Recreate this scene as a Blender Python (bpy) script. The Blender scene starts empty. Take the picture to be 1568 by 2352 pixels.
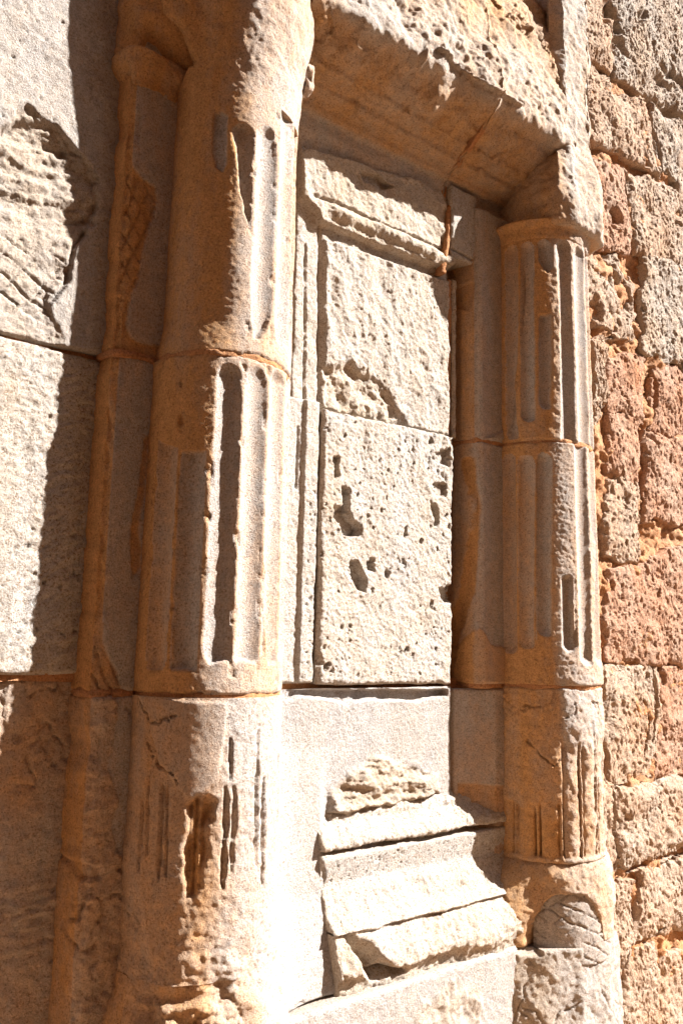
import bpy, math
import numpy as np

# ------------------------------------------------------------------ camera, sky, sun, exposure
scene = bpy.context.scene
FOC = 1900.0                                   # focal length for a frame 1568 units wide
PSI, TH, RHO = math.radians(38), math.radians(9.0), math.radians(1.2)
CAM = np.array([0.0, -2.1, 1.6])
f_ = np.array([math.sin(PSI)*math.cos(TH), math.cos(PSI)*math.cos(TH), math.sin(TH)])
r_ = np.array([math.cos(PSI), -math.sin(PSI), 0.0]); u_ = np.cross(r_, f_)
R_ = r_*math.cos(RHO)+u_*math.sin(RHO); U_ = u_*math.cos(RHO)-r_*math.sin(RHO)
from mathutils import Matrix
cd = bpy.data.cameras.new('camera'); cam = bpy.data.objects.new('camera', cd)
scene.collection.objects.link(cam)
cd.sensor_fit = 'HORIZONTAL'; cd.sensor_width = 36.0; cd.lens = FOC/1568*36
cd.clip_start = 0.05; cd.clip_end = 1000
cam.matrix_world = Matrix(((R_[0], U_[0], -f_[0], CAM[0]), (R_[1], U_[1], -f_[1], CAM[1]), (R_[2], U_[2], -f_[2], CAM[2]), (0, 0, 0, 1)))
scene.camera = cam

SUN_AZ, SUN_EL = math.radians(36.5), math.radians(38.0)     # azimuth measured out from the wall plane (+X)
to_sun = np.array([math.cos(SUN_AZ)*math.cos(SUN_EL), -math.sin(SUN_AZ)*math.cos(SUN_EL), math.sin(SUN_EL)])
world = bpy.data.worlds.new('World'); scene.world = world; world.use_nodes = True
wn = world.node_tree; bg = wn.nodes['Background']; sky = wn.nodes.new('ShaderNodeTexSky')
sky.sky_type = 'NISHITA'; sky.sun_disc = False; sky.sun_elevation = SUN_EL
sky.sun_rotation = math.atan2(to_sun[0], to_sun[1])
sky.air_density = 0.8; sky.dust_density = 1.0; sky.ozone_density = 0.5
wn.links.new(sky.outputs[0], bg.inputs[0]); bg.inputs[1].default_value = 0.05
ld = bpy.data.lights.new('sun', 'SUN'); ld.energy = 5.0; ld.angle = math.radians(0.5); ld.color = (1.0, 0.985, 0.96)
sun = bpy.data.objects.new('sun', ld); scene.collection.objects.link(sun)
from mathutils import Vector
sun.rotation_euler = Vector(-to_sun).to_track_quat('-Z', 'Y').to_euler(); sun.location = (3, -4, 6)
vs = scene.view_settings; vs.view_transform = 'Standard'; vs.look = 'None'; vs.gamma = 1.0
vs.exposure = 2.08
scene.cycles.use_denoising = True
scene.cycles.max_bounces = 10; scene.cycles.diffuse_bounces = 8

# ------------------------------------------------------------------ survey helpers (photo point -> facade point)
def ray(x, y): return f_ + R_*((x-784)/FOC) + U_*((1176-y)/FOC)
def at(x, y, Y=0.0):
    d = ray(x, y); return CAM + d*((Y-CAM[1])/d[1])
def xz(pts, Y=0.0):
    return [(lambda p: (p[0], p[2]))(at(a, b, Y)) for a, b in pts]
def cyl(x, y, cx, cy, R):
    d = ray(x, y); o = CAM[:2]-np.array([cx, cy]); a = d[0]**2+d[1]**2; b = o@d[:2]; c = o@o-R*R
    t = (-b-math.sqrt(max(b*b-a*c, 0)))/a; P = CAM+d*t
    return (math.atan2(P[0]-cx, -(P[1]-cy)), P[2])

# ------------------------------------------------------------------ noise
rng = np.random.RandomState(7)
PERM = rng.permutation(512).astype(np.int32); PERM = np.concatenate([PERM, PERM, PERM])
GR = rng.normal(size=(512, 3)).astype(np.float32); GR /= np.linalg.norm(GR, axis=1)[:, None]
def perlin(x, y, z):
    x = np.asarray(x, np.float32); y = np.asarray(y, np.float32); z = np.asarray(z, np.float32)
    x, y, z = np.broadcast_arrays(x, y, z)
    xi = np.floor(x).astype(np.int32); yi = np.floor(y).astype(np.int32); zi = np.floor(z).astype(np.int32)
    xf, yf, zf = x-xi, y-yi, z-zi
    xi &= 511; yi &= 511; zi &= 511
    u, v, w = [t*t*t*(t*(t*6-15)+10) for t in (xf, yf, zf)]
    def g(dx, dy, dz):
        h = PERM[PERM[PERM[(xi+dx) & 511]+((yi+dy) & 511)]+((zi+dz) & 511)]
        q = GR[h]
        return q[..., 0]*(xf-dx)+q[..., 1]*(yf-dy)+q[..., 2]*(zf-dz)
    def L(a, b, t): return a+(b-a)*t
    return L(L(L(g(0,0,0), g(1,0,0), u), L(g(0,1,0), g(1,1,0), u), v), L(L(g(0,0,1), g(1,0,1), u), L(g(0,1,1), g(1,1,1), u), v), w)
def fbm(P, sc, octv=4, seed=0, gain=0.5, st=(1, 1, 1)):
    o = np.zeros(P.shape[:-1], np.float32); a = 1.0
    for k in range(octv):
        q = sc*(2.03**k)
        o += a*perlin(P[..., 0]*q*st[0]+seed*7.31+k*3.7, P[..., 1]*q*st[1]+seed*1.97, P[..., 2]*q*st[2]-seed*4.13); a *= gain
    return o
def rid(P, sc, octv=4, seed=0, gain=0.55, st=(1, 1, 1)):
    o = np.zeros(P.shape[:-1], np.float32); a = 1.0
    for k in range(octv):
        q = sc*(2.03**k)
        o += a*(0.5-2*np.abs(perlin(P[..., 0]*q*st[0]+seed*5.31+k*3.1, P[..., 1]*q*st[1]+seed*2.97, P[..., 2]*q*st[2]-seed*3.13))); a *= gain
    return o
def ss(a, b, x):
    t = np.clip((x-a)/(b-a), 0, 1); return t*t*(3-2*t)
def worley(x, z, cell, seed=0, st=1.0):
    """distance to the nearest scattered point, and that point's random value"""
    gx, gz = x/cell, z/(cell*st); ix, iz = np.floor(gx).astype(np.int32), np.floor(gz).astype(np.int32)
    best = np.full(x.shape, 9.0, np.float32); val = np.zeros(x.shape, np.float32)
    for dx in (-1, 0, 1):
        for dz in (-1, 0, 1):
            cx, cz = ix+dx, iz+dz
            h = PERM[(PERM[(cx+seed*17) & 511]+cz) & 511]
            px, pz = cx+(h % 31)/31.0, cz+((h//7) % 37)/37.0
            d = np.hypot(px-gx, pz-gz).astype(np.float32); m = d < best
            best = np.where(m, d, best); val = np.where(m, (h % 101)/101.0, val)
    return best, val
def pits(x, z, cell, seed, dens, rad=0.42, st=1.0):
    a = perlin(x*1.1/cell, z*1.1/cell, seed+0.5); b = perlin(z*1.1/cell+9, x*1.1/cell, seed+3.5)
    a2 = perlin(x*2.7/cell, z*2.7/cell, seed+1.5); x, z = x+(0.55*a+0.3*a2)*cell, z+(0.55*b+0.3*a2)*cell
    dens = dens*np.clip(1.0+2.2*perlin(x*0.16/cell, z*0.16/cell, seed+6.1), 0.1, 2.2)
    d, v = worley(x, z, cell, seed, st)
    r = rad*(0.35+0.65*((v*7.3) % 1.0))
    return np.where(v < dens, np.clip(1-(d/r)**2, 0, 1)**0.5, 0)
def sdpoly(x, z, poly):
    d = np.full(x.shape, 1e9); inside = np.zeros(x.shape, bool); n = len(poly)
    for i in range(n):
        x0, z0 = poly[i]; x1, z1 = poly[(i+1) % n]; ex, ez = x1-x0, z1-z0
        t = np.clip(((x-x0)*ex+(z-z0)*ez)/(ex*ex+ez*ez+1e-12), 0, 1)
        d = np.minimum(d, (x-x0-t*ex)**2+(z-z0-t*ez)**2)
        c = ((z0 > z) != (z1 > z)); inside ^= c & (x < ex*(z-z0)/(ez if abs(ez) > 1e-12 else 1e-12)+x0)
    d = np.sqrt(d); return np.where(inside, -d, d)
def sdline(x, z, pts):
    d = np.full(x.shape, 1e9)
    for (x0, z0), (x1, z1) in zip(pts[:-1], pts[1:]):
        ex, ez = x1-x0, z1-z0; t = np.clip(((x-x0)*ex+(z-z0)*ez)/(ex*ex+ez*ez+1e-12), 0, 1)
        d = np.minimum(d, (x-x0-t*ex)**2+(z-z0-t*ez)**2)
    return np.sqrt(d)
def inside(x, z, poly, soft=0.004, wob=0.0):
    return ss(soft, -soft, sdpoly(x, z, poly)+wob)
def groove(x, z, pts, w, wob=0.0):
    d = sdline(x, z, pts)+wob; return np.clip(1-(d/w)**2, 0, 1)

def gash(x, z, pts, w, nz):
    """a ragged cut that narrows to both ends; nz is noise about zero"""
    d = np.full(x.shape, 1e9); tt = np.zeros(x.shape); pts = np.asarray(pts); L = np.linalg.norm(np.diff(pts, axis=0), axis=1); T = np.concatenate([[0], np.cumsum(L)])/L.sum()
    for i, ((x0, z0), (x1, z1)) in enumerate(zip(pts[:-1], pts[1:])):
        ex, ez = x1-x0, z1-z0; t = np.clip(((x-x0)*ex+(z-z0)*ez)/(ex*ex+ez*ez+1e-12), 0, 1)
        q = np.hypot(x-x0-t*ex, z-z0-t*ez); m = q < d; d = np.where(m, q, d); tt = np.where(m, T[i]+t*(T[i+1]-T[i]), tt)
    we = w*np.clip(np.sin(np.pi*np.clip(tt, 0.02, 0.98))**0.4*(0.85+0.9*nz), 0.12, 1.5)
    return np.clip(1-(d/we)**2, 0, 1)

def cracks(P, sc, seed, w=0.02, cut=0.05):
    n = fbm(P, sc, 4, seed, 0.5); m = ss(cut, cut+0.15, fbm(P, sc*0.6, 2, seed+3))
    return np.exp(-(n/w)**2)*m

# ------------------------------------------------------------------ materials
def mat_stone(name, grey, ochre, dark, bump=0.5, grain=1.0, streak=0.0, speck=0.5, rough=0.95, rust=(0.46, 0.205, 0.07)):
    m = bpy.data.materials.new(name); m.use_nodes = True; nt = m.node_tree; N = nt.nodes; Lk = nt.links
    b = N['Principled BSDF']; b.inputs['Roughness'].default_value = rough
    b.inputs['Specular IOR Level'].default_value = 0.15
    tc = N.new('ShaderNodeTexCoord')
    def noise(scale, det=6, ro=0.6, mp=None):
        n = N.new('ShaderNodeTexNoise'); n.inputs['Scale'].default_value = scale; n.inputs['Detail'].default_value = det
        n.inputs['Roughness'].default_value = ro; Lk.new(mp or tc.outputs['Object'], n.inputs['Vector']); return n
    def ramp(src, a, c, v0=0.0, v1=1.0):
        r = N.new('ShaderNodeMapRange'); r.inputs[1].default_value = a; r.inputs[2].default_value = c
        r.inputs[3].default_value = v0; r.inputs[4].default_value = v1; Lk.new(src, r.inputs[0]); return r.outputs[0]
    def mix(fac, a, c, mode='MIX'):
        x = N.new('ShaderNodeMix'); x.data_type = 'RGBA'; x.blend_type = mode
        for s, v in ((0, fac), (6, a), (7, c)):
            if isinstance(v, (tuple, list)): x.inputs[s].default_value = (*v, 1)
            elif isinstance(v, (int, float)): x.inputs[s].default_value = v
            else: Lk.new(v, x.inputs[s])
        return x.outputs[2]
    def math_(op, a, c):
        x = N.new('ShaderNodeMath'); x.operation = op
        for s, v in ((0, a), (1, c)):
            if isinstance(v, (int, float)): x.inputs[s].default_value = v
            else: Lk.new(v, x.inputs[s])
        return x.outputs[0]
    at_ = N.new('ShaderNodeAttribute'); at_.attribute_name = 'tone'
    mp = N.new('ShaderNodeMapping'); mp.inputs['Scale'].default_value = (1.0, 1.0, 0.28); Lk.new(tc.outputs['Object'], mp.inputs['Vector'])
    n1 = noise(7, 8, 0.65, mp.outputs[0]); n2 = noise(38, 7, 0.7); n3 = noise(420, 3, 0.7); n4 = noise(170, 4, 0.75)
    t = math_('ADD', at_.outputs['Fac'], ramp(n1.outputs['Fac'], 0.25, 0.75, -0.45, 0.45))
    t = math_('ADD', t, ramp(n2.outputs['Fac'], 0.2, 0.8, -0.22, 0.22))
    tcl = N.new('ShaderNodeClamp'); Lk.new(t, tcl.inputs[0])
    col = mix(tcl.outputs[0], grey, ochre)
    rst = N.new('ShaderNodeClamp'); Lk.new(math_('SUBTRACT', t, 1.15), rst.inputs[0])
    col = mix(rst.outputs[0], col, rust)
    v4 = ramp(n4.outputs['Fac'], 0.32, 0.68, 0.80, 1.18); vv4 = N.new('ShaderNodeCombineColor')
    for i in range(3): Lk.new(v4, vv4.inputs[i])
    col = mix(1.0, col, vv4.outputs[0], 'MULTIPLY')
    col = mix(ramp(n4.outputs['Fac'], 0.35, 0.46, 1.5*speck, 0.0), col, dark)
    v = ramp(n3.outputs['Fac'], 0.28, 0.72, 0.62, 1.30); vv = N.new('ShaderNodeCombineColor')
    for i in range(3): Lk.new(v, vv.inputs[i])
    col = mix(1.0, col, vv.outputs[0], 'MULTIPLY')
    v2 = ramp(n2.outputs['Fac'], 0.28, 0.72, 0.76, 1.18); vv2 = N.new('ShaderNodeCombineColor')
    for i in range(3): Lk.new(v2, vv2.inputs[i])
    col = mix(1.0, col, vv2.outputs[0], 'MULTIPLY')
    Lk.new(col, b.inputs['Base Color'])
    hgt = math_('ADD', math_('MULTIPLY', n3.outputs['Fac'], 0.0016*grain), math_('MULTIPLY', n4.outputs['Fac'], 0.0042*grain))
    bp = N.new('ShaderNodeBump'); bp.inputs['Strength'].default_value = bump; bp.inputs['Distance'].default_value = 1.0
    Lk.new(hgt, bp.inputs['Height']); Lk.new(bp.outputs[0], b.inputs['Normal'])
    return m
M = {}
M['dressed'] = mat_stone('dressed_sandstone', (0.370, 0.325, 0.290), (0.455, 0.242, 0.098), (0.2, 0.1, 0.045), 1.0, 1.0)
M['panel']   = mat_stone('weathered_panel_stone', (0.390, 0.357, 0.325), (0.415, 0.330, 0.245), (0.22, 0.13, 0.065), 1.0, 1.2, speck=0.7)
M['lintel']  = mat_stone('lintel_stone', (0.385, 0.335, 0.290), (0.44, 0.25, 0.115), (0.19, 0.09, 0.04), 1.0, 1.2)
M['plaster'] = mat_stone('lime_render', (0.350, 0.322, 0.302), (0.380, 0.300, 0.225), (0.23, 0.145, 0.085), 1.0, 1.2)
M['mortar']  = mat_stone('ochre_mortar', (0.44, 0.27, 0.16), (0.44, 0.2, 0.085), (0.17, 0.075, 0.03), 1.0, 1.5)
M['cement']  = mat_stone('grey_cement_patch', (0.36, 0.315, 0.28), (0.37, 0.285, 0.215), (0.17, 0.12, 0.09), 1.0, 1.2)
M['rub_red'] = mat_stone('red_rubble_stone', (0.40, 0.270, 0.195), (0.38, 0.175, 0.090), (0.19, 0.08, 0.035), 1.0, 1.6, speck=0.85)
M['rub_tan'] = mat_stone('tan_rubble_stone', (0.40, 0.315, 0.245), (0.40, 0.245, 0.150), (0.19, 0.1, 0.05), 1.0, 1.6, speck=0.85)
M['rub_grey'] = mat_stone('grey_rubble_stone', (0.355, 0.305, 0.260), (0.39, 0.27, 0.18), (0.17, 0.105, 0.06), 1.0, 1.6, speck=0.85)
M['ground']  = mat_stone('street_paving', (0.42, 0.28, 0.17), (0.43, 0.26, 0.14), (0.25, 0.15, 0.08), 0.5, 1.0)
M['added_housewall'] = mat_stone('ochre_added_house_plaster', (0.48, 0.28, 0.14), (0.5, 0.27, 0.12), (0.3, 0.16, 0.07), 0.4, 1.0)
M['shutter'] = mat_stone('brown_shutter_wood', (0.09, 0.05, 0.03), (0.10, 0.05, 0.025), (0.04, 0.02, 0.012), 0.3, 1.0)

# ------------------------------------------------------------------ objects
COL = scene.collection
def thing(name, label, cat, loc, group=None):
    o = bpy.data.objects.new(name, None); COL.objects.link(o); o.location = loc; o.empty_display_size = 0.1
    o['label'] = label; o['category'] = cat; o['kind'] = 'thing'
    if group: o['group'] = group
    return o
def mesh_obj(name, V, Q, mat, parent=None, tone=None, label=None, smooth=True):
    me = bpy.data.meshes.new(name); V = np.asarray(V, np.float32); Q = np.asarray(Q, np.int32)
    if parent is not None: V = V-np.array(parent.location, np.float32)
    me.vertices.add(len(V)); me.vertices.foreach_set('co', V.ravel())
    me.loops.add(Q.size); me.loops.foreach_set('vertex_index', Q.ravel())
    me.polygons.add(len(Q)); me.polygons.foreach_set('loop_start', np.arange(len(Q), dtype=np.int32)*4)
    me.polygons.foreach_set('loop_total', np.full(len(Q), 4, np.int32))
    me.polygons.foreach_set('use_smooth', np.full(len(Q), smooth, bool))
    me.update(calc_edges=True)
    a = me.attributes.new('tone', 'FLOAT', 'POINT')
    a.data.foreach_set('value', np.asarray(tone if tone is not None else np.full(len(V), 0.5), np.float32))
    me.materials.append(mat); me.validate()
    o = bpy.data.objects.new(name, me); COL.objects.link(o)
    if parent is not None: o.parent = parent
    if label: o['label'] = label
    return o
def sheet(name, parent, P, tone, mat, back, label=None):
    """a relief face (n x m points) with the block's flanks running back into the wall"""
    n, m = P.shape[:2]; idx = np.arange(n*m).reshape(n, m)
    Q = np.stack([idx[:-1, :-1], idx[1:, :-1], idx[1:, 1:], idx[:-1, 1:]], -1).reshape(-1, 4)
    V = P.reshape(-1, 3); T = np.broadcast_to(tone, (n, m)).reshape(-1)
    loop = np.concatenate([idx[0, :], idx[1:, -1], idx[-1, -2::-1], idx[-2:0:-1, 0]])
    B = V[loop]; K = len(loop)
    if callable(back): S = back(B)
    else: S = B+np.asarray(back)
    mid = B*0.5+S*0.5
    base = len(V); V = np.concatenate([V, B, mid, S]); T = np.concatenate([T, T[loop]*0.5+0.4, np.full(2*K, 0.8)])
    i = np.arange(K); j = (i+1) % K
    Q2 = np.concatenate([np.stack([base+i, base+j, base+K+j, base+K+i], -1), np.stack([base+K+i, base+K+j, base+2*K+j, base+2*K+i], -1)])
    c = S.mean(0); V = np.concatenate([V, c[None]]); T = np.append(T, 0.8); ci = len(V)-1
    ii = np.arange(0, K-1, 2)
    Q3 = np.stack([base+2*K+ii, base+2*K+(ii+1) % K, base+2*K+(ii+2) % K, np.full(len(ii), ci)], -1)
    # orient so that the face looks away from the back
    a, b_, c_ = V[Q[0, 0]], V[Q[0, 1]], V[Q[0, 2]]
    nm = np.cross(b_-a, c_-a)
    if np.dot(nm, V[Q[0, 0]]-S[0]) < 0: Q, = (Q[:, ::-1],)
    else: Q2 = Q2[:, ::-1]; Q3 = Q3[:, ::-1]
    return mesh_obj(name, V, np.concatenate([Q, Q2, Q3]), mat, parent, T, label)
def edge_round(ed, r, chip=0.0):
    t = np.clip((ed-chip)/r, 0, 1); return -r*(1-np.sqrt(np.maximum(1-(1-t)**2, 0)))

def stone(name, parent, quad, Y, fn, mat, res=0.0042, depth=0.12, er=0.010, wob=0.006, seed=0, label=None, chip=0.004, tone=0.5):
    """block face bounded by TL, TR, BR, BL (x, z); fn(P, x, z, u, v, ed) -> (relief outward, tone)"""
    TL, TR, BR, BL = [np.array(q, float) for q in quad]
    w = max(np.linalg.norm(TR-TL), np.linalg.norm(BR-BL)); h = max(np.linalg.norm(TL-BL), np.linalg.norm(TR-BR))
    n, m = max(int(h/res), 6), max(int(w/res), 6)
    v, u = np.meshgrid(np.linspace(0, 1, n), np.linspace(0, 1, m), indexing='ij')
    g = ((1-v)*(1-u))[..., None]*TL+((1-v)*u)[..., None]*TR+(v*u)[..., None]*BR+(v*(1-u))[..., None]*BL
    if wob:
        P0 = np.stack([g[..., 0], np.full(u.shape, seed*1.7), g[..., 1]], -1)
        g = g+np.stack([fbm(P0, 6, 4, seed), fbm(P0, 6, 4, seed+50)], -1)*wob*1.6
    x, z = g[..., 0], g[..., 1]; P = np.stack([x, np.full(x.shape, Y), z], -1)
    ed = np.minimum(np.minimum(u, 1-u)*w, np.minimum(v, 1-v)*h)
    ch = np.maximum(fbm(P, 14, 4, seed+9), 0)*chip*4
    hgt, tn = fn(P, x, z, u, v, ed) if fn else (0.0, tone)
    if er: hgt = hgt+edge_round(ed, er, ch)
    P[..., 1] = Y-hgt
    return sheet(name, parent, P, tn, mat, (0, depth, 0), label)

def sweep(name, parent, prof, a0, a1, axis, fn, mat, res=0.0045, back=None, er=0.008, seed=0, label=None, smooth=1, chip=0.004):
    """profile polyline run along an axis. axis 'z': profile is (x, y) in plan; axis 'x': profile is (y, z) in section"""
    prof = np.asarray(prof, float); seg = np.linalg.norm(np.diff(prof, axis=0), axis=1); L = np.concatenate([[0], np.cumsum(seg)])
    k = max(int(L[-1]/res), 8); s = np.linspace(0, L[-1], k)
    p = np.stack([np.interp(s, L, prof[:, i]) for i in (0, 1)], -1)
    q = p.copy()
    for _ in range(smooth):
        q[1:-1] = (q[:-2]+2*q[1:-1]+q[2:])/4
    t = np.gradient(q, axis=0); nn = np.stack([t[:, 1], -t[:, 0]], -1); nn /= np.linalg.norm(nn, axis=1)[:, None]+1e-9
    for _ in range(1+smooth): nn[1:-1] = (nn[:-2]+2*nn[1:-1]+nn[2:])/4
    nn /= np.linalg.norm(nn, axis=1)[:, None]+1e-9
    n = max(int(abs(a1-a0)/res), 6); a = np.linspace(a0, a1, n)
    A, S = np.meshgrid(a, s, indexing='ij')
    P = np.zeros((n, k, 3)); Nn = np.zeros((n, k, 3))
    if axis == 'z':
        P[..., 0] = q[:, 0]; P[..., 1] = q[:, 1]; P[..., 2] = A; Nn[..., 0] = nn[:, 0]; Nn[..., 1] = nn[:, 1]
    else:
        P[..., 0] = A; P[..., 1] = q[:, 0]; P[..., 2] = q[:, 1]; Nn[..., 1] = nn[:, 0]; Nn[..., 2] = nn[:, 1]
    ed = np.minimum(A-min(a0, a1), max(a0, a1)-A)
    h, tn = fn(P, S, A, ed)
    if er: h = h+edge_round(ed, er, np.maximum(fbm(P, 14, 4, seed+9), 0)*chip*4)
    P = P+Nn*h[..., None]
    return sheet(name, parent, P, tn, mat, back if back is not None else (0, 0.1, 0), label)

def shaft(name, parent, cx, cy, Rf, z0, z1, fn, mat, t0=-93, t1=100, res=0.0042, er=0.006, er_top=True, seed=0, label=None, chip=0.004):
    """part of a round engaged column; fn(P, th(deg), z, ed) -> (relief, tone)"""
    R = Rf(z0); k = int(math.radians(t1-t0)*R/res); n = max(int((z1-z0)/res), 6)
    Z, T = np.meshgrid(np.linspace(z1, z0, n), np.radians(np.linspace(t0, t1, k)), indexing='ij')
    RR = Rf(Z)
    P = np.stack([cx+RR*np.sin(T), cy-RR*np.cos(T), Z], -1); Nn = np.stack([np.sin(T), -np.cos(T), 0*T], -1)
    ed = np.minimum(Z-z0, z1-Z) if er_top else Z-z0
    h, tn = fn(P, np.degrees(T), Z, ed)
    if er: h = h+edge_round(ed, er, np.maximum(fbm(P, 16, 4, seed+9), 0)*chip*4)
    P = P+Nn*h[..., None]
    c = np.array([cx, cy+0.03])
    def back(B):
        S = B.copy(); S[:, :2] = c+(B[:, :2]-c)*0.35; return S
    return sheet(name, parent, P, tn, mat, back, label)

def flutes(th, z, chans, depth, polys, cx, cy, R, wobn):
    """round-ended concave channels (angle, half width in degrees, top and bottom in the survey), open only inside the traced outlines"""
    d = np.zeros(th.shape); op = np.zeros(th.shape) if polys else np.ones(th.shape)
    for c, hw, yt, yb in chans:
        r = math.radians(hw)*R; xm = (cx+R*math.sin(math.radians(c)), cy-R*math.cos(math.radians(c)))
        def zat(y):
            # height on that generator of the shaft at survey row y
            lo, hi = 0.0, 4.5
            for _ in range(40):
                mz = (lo+hi)/2; v = np.array([xm[0], xm[1], mz])-CAM; yy = 1176-FOC*(v@U_)/(v@f_)
                if yy > y: lo = mz
                else: hi = mz
            return lo
        z1, z0 = zat(yt), zat(yb)
        dx = np.radians(np.abs(th-c))*R; dz = np.maximum(np.maximum(z-(z1-r), (z0+r)-z), 0)
        q = (np.hypot(dx, dz)+wobn*(0.25+1.2*(dz > 0)))/r; d = np.maximum(d, np.clip(1-q*q, 0, 1))
    for pl in polys:
        q = [(a*R, b) for a, b in (cyl(px, py, cx, cy, R) for px, py in pl)]
        op = np.maximum(op, inside(np.radians(th)*R, z, q, 0.0035, wobn))
    return d*op*depth, op*(d > 0.02)
def cpath(pts, cx, cy, R): return [(a*R, b) for a, b in (cyl(px, py, cx, cy, R) for px, py in pts)]

YL, PF = 0.008, -0.07          # left wall face, pilaster front
ZA, ZB, ZC = 2.352, 1.462, 0.625   # courses: joints that run through the whole front

# ------------------------------------------------------------------ ground
gx = np.linspace(-60, 60, 25); GX, GY = np.meshgrid(gx, gx-30, indexing='ij')
GP = np.stack([GX, GY, 0*GX], -1); idx = np.arange(625).reshape(25, 25)
g = mesh_obj('ground', GP.reshape(-1, 3), np.stack([idx[:-1, :-1], idx[1:, :-1], idx[1:, 1:], idx[:-1, 1:]], -1).reshape(-1, 4), M['ground'])
g['kind'] = 'structure'

# unseen houses added to close off half of the sky and throw back warm light
HS = thing('house', 'plastered house row across the street behind the viewer', 'house', (1.0, -6.0, 0))
def boxq(name, x0, x1, y0, y1, z0, z1, mat, parent):
    V = [(x, y, z) for x in (x0, x1) for y in (y0, y1) for z in (z0, z1)]
    Q = [(0, 1, 3, 2), (4, 6, 7, 5), (0, 4, 5, 1), (2, 3, 7, 6), (1, 5, 7, 3), (0, 2, 6, 4)]
    return mesh_obj(name, V, Q, mat, parent, smooth=False)
boxq('wall', -9.0, 6.0, -12.0, -5.6, 0.0, 13.0, M['added_housewall'], HS)
boxq('roof', -9.2, 6.2, -12.2, -5.3, 13.003, 13.2, M['rub_red'], HS)
for i in range(5):
    for zz in (3.6, 6.6, 9.6):
        boxq('window', -7.5+i*2.8, -6.5+i*2.8, -5.62, -5.57, zz, zz+1.5, M['shutter'], HS)
    boxq('door', -7.5+i*2.8, -6.4+i*2.8, -5.62, -5.57, 0.0, 2.2, M['shutter'], HS)
HS2 = thing('house', 'lower plastered house further along the street behind the viewer', 'house', (11.0, -6.0, 0))
boxq('wall', 6.1, 18.0, -12.0, -5.6, 0.0, 3.0, M['added_housewall'], HS2); boxq('roof', 6.22, 18.2, -12.2, -5.4, 3.003, 3.2, M['rub_red'], HS2)
HS3 = thing('house', 'tall plastered house closing the end of the street behind the viewer', 'house', (-10.0, -2.0, 0))
boxq('wall', -15.0, -9.05, -5.5, 0.5, 0.0, 12.0, M['added_housewall'], HS3); boxq('roof', -15.2, -8.8, -5.58, 0.7, 12.003, 12.2, M['rub_red'], HS3)

# ------------------------------------------------------------------ ashlar wall beside the column
wall = thing('ashlar_wall', 'pale ashlar wall with a hacked hatched scar, beside the shaded pilaster', 'wall', (0.4, YL, 0))
SCAR = xz([(22, 275), (60, 250), (100, 275), (150, 320), (195, 375), (222, 425), (222, 470), (208, 520), (195, 535), (168, 568), (155, 640), (125, 685), (118, 720), (150, 772), (155, 830), (-80, 815), (-80, 560), (-30, 330)], YL)
def hatch(x, z, a1, a2, p1, p2, w=0.0022, wn=0):
    o = np.zeros(x.shape)
    for a, p in ((a1, p1), (a2, p2)):
        c, s_ = math.cos(math.radians(a)), math.sin(math.radians(a))
        t = (x*s_-z*c+wn)/p; d = np.abs(t-np.round(t))*p
        o = np.maximum(o, np.clip(1-(d/w)**2, 0, 1))
    return o
def f_wall_top(P, x, z, u, v, ed):
    w = fbm(P, 16, 5, 3, 0.6)*0.022
    m = 0.6*inside(x, z, SCAR, 0.005, w)+0.4*inside(x, z, SCAR, 0.006, w+0.012+fbm(P, 9, 3, 17)*0.03)
    base = fbm(P, 5, 4, 1)*0.005+fbm(P, 45, 4, 2)*0.0028
    lay = 1.6*fbm(np.stack([x+0.5*z, 0*x, z-0.35*x], -1), 7, 5, 5, 0.55, (0.8, 1, 2.6))
    up = ss(2.62, 2.72, z)
    sc = -0.014-0.010*up+lay*(0.003+0.012*up)+fbm(P, 7, 4, 7)*0.012+fbm(P, 55, 4, 6, 0.6)*0.005
    hz = ss(2.40, 2.45, z)*ss(2.66, 2.60, z)*ss(-0.2, 0.1, fbm(P, 8, 2, 8)+0.2)
    sc = sc-hatch(x, z, 52, -26, 0.058, 0.043, 0.0038, fbm(P, 7, 3, 4)*0.02)*0.008*hz*ss(-0.3, 0.1, fbm(P, 11, 2, 16))
    h = (base-pits(x, z, 0.014, 7, 0.10, 0.32, 1.6)*0.005)*(1-m)+sc*m
    h -= groove(x, z, xz([(195, 535), (168, 570), (150, 650), (120, 690)], YL), 0.006)*0.012
    return h, 0.30+0.35*m+0*x
stone('ashlar_block', wall, [(-0.9, 4.2), (0.86, 4.2), (0.86, ZA+0.004), (-0.9, ZA+0.004)], YL-0.014, f_wall_top, M['plaster'], seed=1, wob=0.003)
def f_wall_mid(P, x, z, u, v, ed):
    h = fbm(P, 4, 4, 11)*0.006+rid(P, 22, 4, 12, 0.6, (1, 1, 1.5))*0.0035*ss(1.7, 2.2, z)+fbm(P, 70, 3, 13)*0.002
    pt = pits(x, z, 0.026, 3, 0.18, 0.30)*0.008*ss(2.0, 1.8, z)+pits(x, z, 0.011, 4, 0.25, 0.4)*0.003
    lump = (rid(np.stack([x*0.8+z*0.6, 0*x, z*0.8-x*0.6], -1), 26, 3, 14, 0.5, (0.6, 1, 1.6))*0.005)*ss(0.35, 0.6, x)
    return h-pt+lump, 0.40+0.25*fbm(P, 6, 3, 15)
stone('ashlar_block', wall, [(-0.9, ZA-0.006), (0.86, ZA-0.006), (0.86, 1.508), (-0.9, 1.508)], YL, f_wall_mid, M['panel'], seed=2, wob=0.004)
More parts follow.
